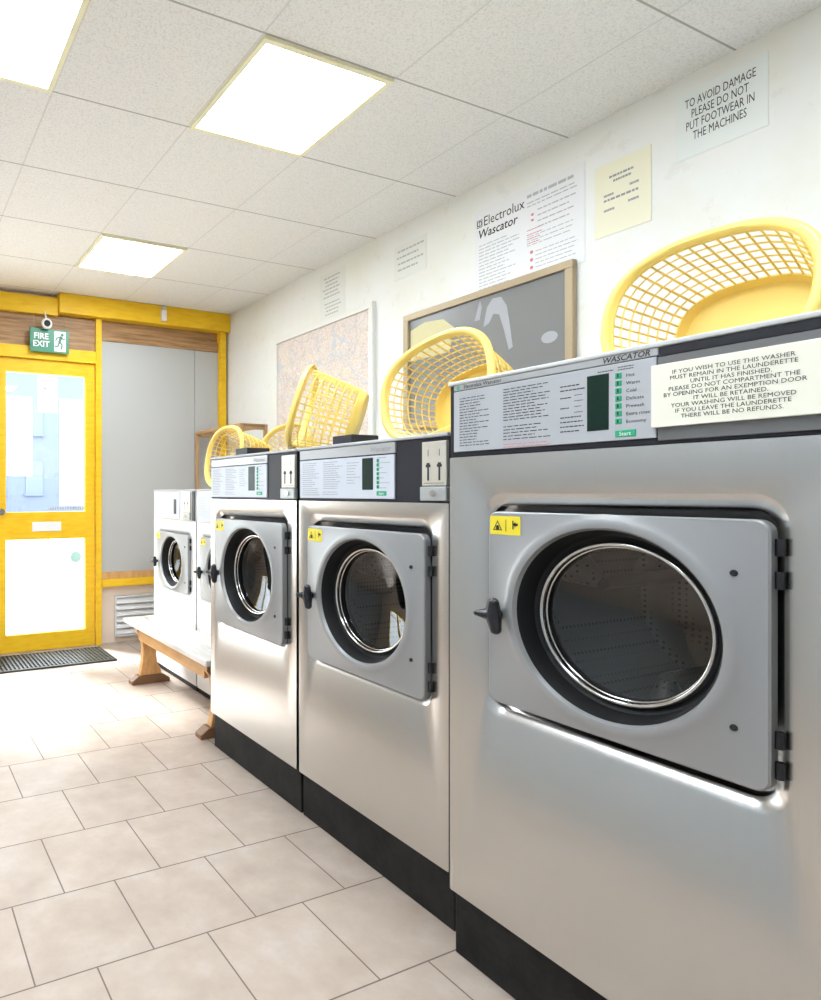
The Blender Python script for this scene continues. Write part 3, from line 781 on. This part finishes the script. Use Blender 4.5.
b = nb(); bx(b, -.022, .022, -.030, 0, 0, .085); obj('casing', b, 'whiteplastic', r, bevel=.004)
b = nb(); bx(b, -.018, .018, -.026, 0, .087, .118); obj('cap', b, 'lidgrey', r, bevel=.003)
# louvre vent
r = empty('louvre_vent', (1.90, YF+.03, .045), 'white slatted louvre vent low on the far wall by the bench', 'vent')
b = nb()
for e in ((-.235, .235, 0, .016), (-.235, .235, .312, .328), (-.235, -.221, .016, .312), (.221, .235, .016, .312)): bx(b, e[0], e[1], -.030, -.001, e[2], e[3])
obj('frame', b, 'alu', r, bevel=.002)
b = nb()
for i in range(6):
    z = .018 + i*.049
    vs = [b.verts.new(p) for p in ((-.221,-.032,z), (.221,-.032,z), (.221,-.006,z+.044), (-.221,-.006,z+.044), (-.221,-.034,z+.005), (.221,-.034,z+.005), (.221,-.010,z+.046), (-.221,-.010,z+.046))]
    for f in ((0,1,2,3), (4,5,6,7), (0,1,5,4), (2,3,7,6), (0,3,7,4), (1,2,6,5)): b.faces.new([vs[k] for k in f])
obj('slats', b, 'alu', r)
b = nb(); bx(b, -.221, .221, -.004, -.001, .016, .312); obj('dark_back', b, 'charcoal', r)
# door mat
r = empty('door_mat', (.98, 4.37, 0), 'dark ribbed rubber mat on the floor inside the yellow door', 'mat')
b = nb()
hx, hy = .52, .20
bx(b, -hx, hx, -hy, -hy+.012, 0, .012); bx(b, -hx, hx, hy-.012, hy, 0, .012); bx(b, -hx, -hx+.012, -hy+.012, hy-.012, 0, .012); bx(b, hx-.012, hx, -hy+.012, hy-.012, 0, .012)
obj('border', b, 'mat', r)
b = nb()
for i in range(36):
    x = -hx+.012 + (i+.5)*(2*hx-.024)/36; bx(b, x-.007, x+.007, -hy+.012, hy-.012, .001, .011)
for j in range(9):
    y = -hy+.012 + (j+.5)*(2*hy-.024)/9; bx(b, -hx+.012, hx-.012, y-.004, y+.004, .001, .008)
obj('ribs', b, 'mat', r)
# bench
SZ = .40
r = empty('bench', (1.52, 3.16, 0), 'low pine bench with trestle legs before the small white machines', 'bench')
y0, y1 = -.555, .575
for x0, x1 in ((-.135, -.003), (.003, .128)):
    b = nb(); bx(b, x0, x1, y0, y1, SZ-.030, SZ); obj('seat_plank', b, 'seat', r, bevel=.005)
for yy in (.46, -.465):
    prof = [(-.072,.052), (.075,.052), (.070,.085), (.045,.125), (.038,.185), (.050,.245), (.085,.285), (.090,.370), (-.085,.370), (-.095,.330), (-.060,.285), (-.050,.22), (-.052,.15), (-.062,.09)]
    b = nb(); A = [b.verts.new((x, yy-.022, z)) for x, z in prof]; B = [b.verts.new((x, yy+.022, z)) for x, z in prof]
    b.faces.new(A); b.faces.new(B); bridge(b, A, B); obj('trestle_leg', b, 'pine', r, bevel=.004)
    b = nb(); prof = [(-.130,0), (.130,0), (.130,.022), (.085,.052), (-.085,.052), (-.130,.022)]
    A = [b.verts.new((x, yy-.032, z)) for x, z in prof]; B = [b.verts.new((x, yy+.032, z)) for x, z in prof]
    b.faces.new(A); b.faces.new(B); bridge(b, A, B); obj('foot', b, 'darkwood', r, bevel=.003)
b = nb(); bx(b, -.085, -.060, -.443, .438, .280, .370); obj('apron', b, 'pine', r, bevel=.003)
b = nb(); bx(b, .060, .085, -.443, .438, .290, .370); obj('rear_rail', b, 'pine', r, bevel=.003)
# wooden rack standing on the small machines
r = empty('wooden_rack', (2.465, 4.25, 0), 'slim open wooden rack frame standing behind the small white machines', 'rack')
X0, X1, Y0, Y1, ZT = -.105, .105, -.355, .345, 1.709
for x in (X0, X1):
    for y in (Y0, Y1):
        b = nb(); bx(b, x-.012, x+.012, y-.012, y+.012, .0005, ZT-.022); obj('post', b, 'rackwood', r, bevel=.002)
for x in (X0, X1):
    b = nb(); bx(b, x-.013, x+.013, Y0-.013, Y1+.013, ZT-.022, ZT); obj('long_rail', b, 'rackwood', r, bevel=.002)
for y in (Y0, Y1):
    b = nb(); bx(b, X0+.013, X1-.013, y-.013, y+.013, ZT-.040, ZT); obj('end_rail', b, 'brownwood', r, bevel=.002)

# ------------------------------------------------------------------ street outside
struct('ground', bx(nb(), -14, 14, YF+.16, 40, -.10, -.03), 'concrete')
r = empty('street_building', (2.2, 30, -.03), 'pale building across the street seen through the door glass', 'building')
b = nb(); bx(b, -7, 7, 0, 4, 0, 7.2); bx(b, -7.1, 7.1, -.15, 4, 7.2, 7.45); obj('wall', b, 'facade', r)
for zz in (1.2, 4.1):
    for k in range(8):
        b = nb(); x = -6.2 + k*1.75; bx(b, x-.42, x+.42, -.04, .02, zz, zz+1.6); bx(b, x-.50, x+.50, -.12, .0, zz-.10, zz-.003); obj('window', b, 'facadeglass', r)
r = empty('parked_car', (.6, 17.5, -.03), 'blue parked car outside, seen low through the door glass', 'car')
prof = [(-2.0,.28), (2.0,.28), (2.05,.55), (1.95,.80), (1.10,.92), (.60,1.40), (-1.05,1.42), (-1.75,.95), (-2.05,.88), (-2.08,.5)]
b = nb(); A = [b.verts.new((x, -.82, z)) for x, z in prof]; B = [b.verts.new((x, .82, z)) for x, z in prof]
b.faces.new(A); b.faces.new(B); bridge(b, A, B); obj('car_body', b, 'carblue', r, bevel=.05)
for x0, x1, x2, x3 in ((-1.45, -.30, -.30, -.95), (-.22, .92, .50, -.22)):
    b = nb(); P4 = [(x0,.95), (x1,.95), (x2,1.34), (x3,1.34)]
    A = [b.verts.new((x, -.835, z)) for x, z in P4]; B = [b.verts.new((x, -.80, z)) for x, z in P4]
    b.faces.new(A); b.faces.new(B); bridge(b, A, B); obj('side_window', b, 'facadeglass', r)
for x in (-1.25, 1.28):
    for y in (-.80, .80):
        b = nb(); cone(b, (x, y-.10, .32), (x, y+.10, .32), .32, .32, 28); cone(b, (x, y-.11, .32), (x, y+.11, .32), .19, .19, 20)
        obj('wheel', b, 'black', r, smooth=40)

# ------------------------------------------------------------------ light, sky, camera
w = bpy.data.worlds.new('World'); SC.world = w; w.use_nodes = True
bg = w.node_tree.nodes['Background']; bg.inputs[0].default_value = (.88, .94, 1., 1); bg.inputs[1].default_value = 4.6
sl = bpy.data.lights.new('sun', 'SUN'); sl.energy = 8.5; sl.angle = math.radians(10); sl.color = (.98, .985, 1.)
so = bpy.data.objects.new('sun', sl); COL.objects.link(so)
so.rotation_euler = Vector((.42, -.62, -.74)).to_track_quat('-Z', 'Y').to_euler()
cam = bpy.data.cameras.new('camera'); co = bpy.data.objects.new('camera', cam); COL.objects.link(co)
FPX, W_, H_ = 618., 821., 1000.
cam.sensor_fit = 'HORIZONTAL'; cam.sensor_width = 36.; cam.lens = FPX/W_*36.
cam.shift_x = (W_/2 - 154.)/W_; cam.shift_y = -7./W_
cam.clip_start = .02; cam.clip_end = 200
co.location = (0, 0, 1.2); co.rotation_euler = (PI/2, 0, -math.radians(23.2))
SC.camera = co
SC.view_settings.view_transform = 'Standard'; SC.view_settings.look = 'None'
SC.view_settings.exposure = .84; SC.view_settings.gamma = 1.; SC.view_settings.use_curve_mapping = False
SC.cycles.use_denoising = True
SC.cycles.max_bounces = 10; SC.cycles.diffuse_bounces = 5; SC.cycles.glossy_bounces = 5; SC.cycles.transparent_max_bounces = 16
SC.cycles.caustics_reflective = False; SC.cycles.caustics_refractive = False
SC.cycles.sample_clamp_indirect = 8.
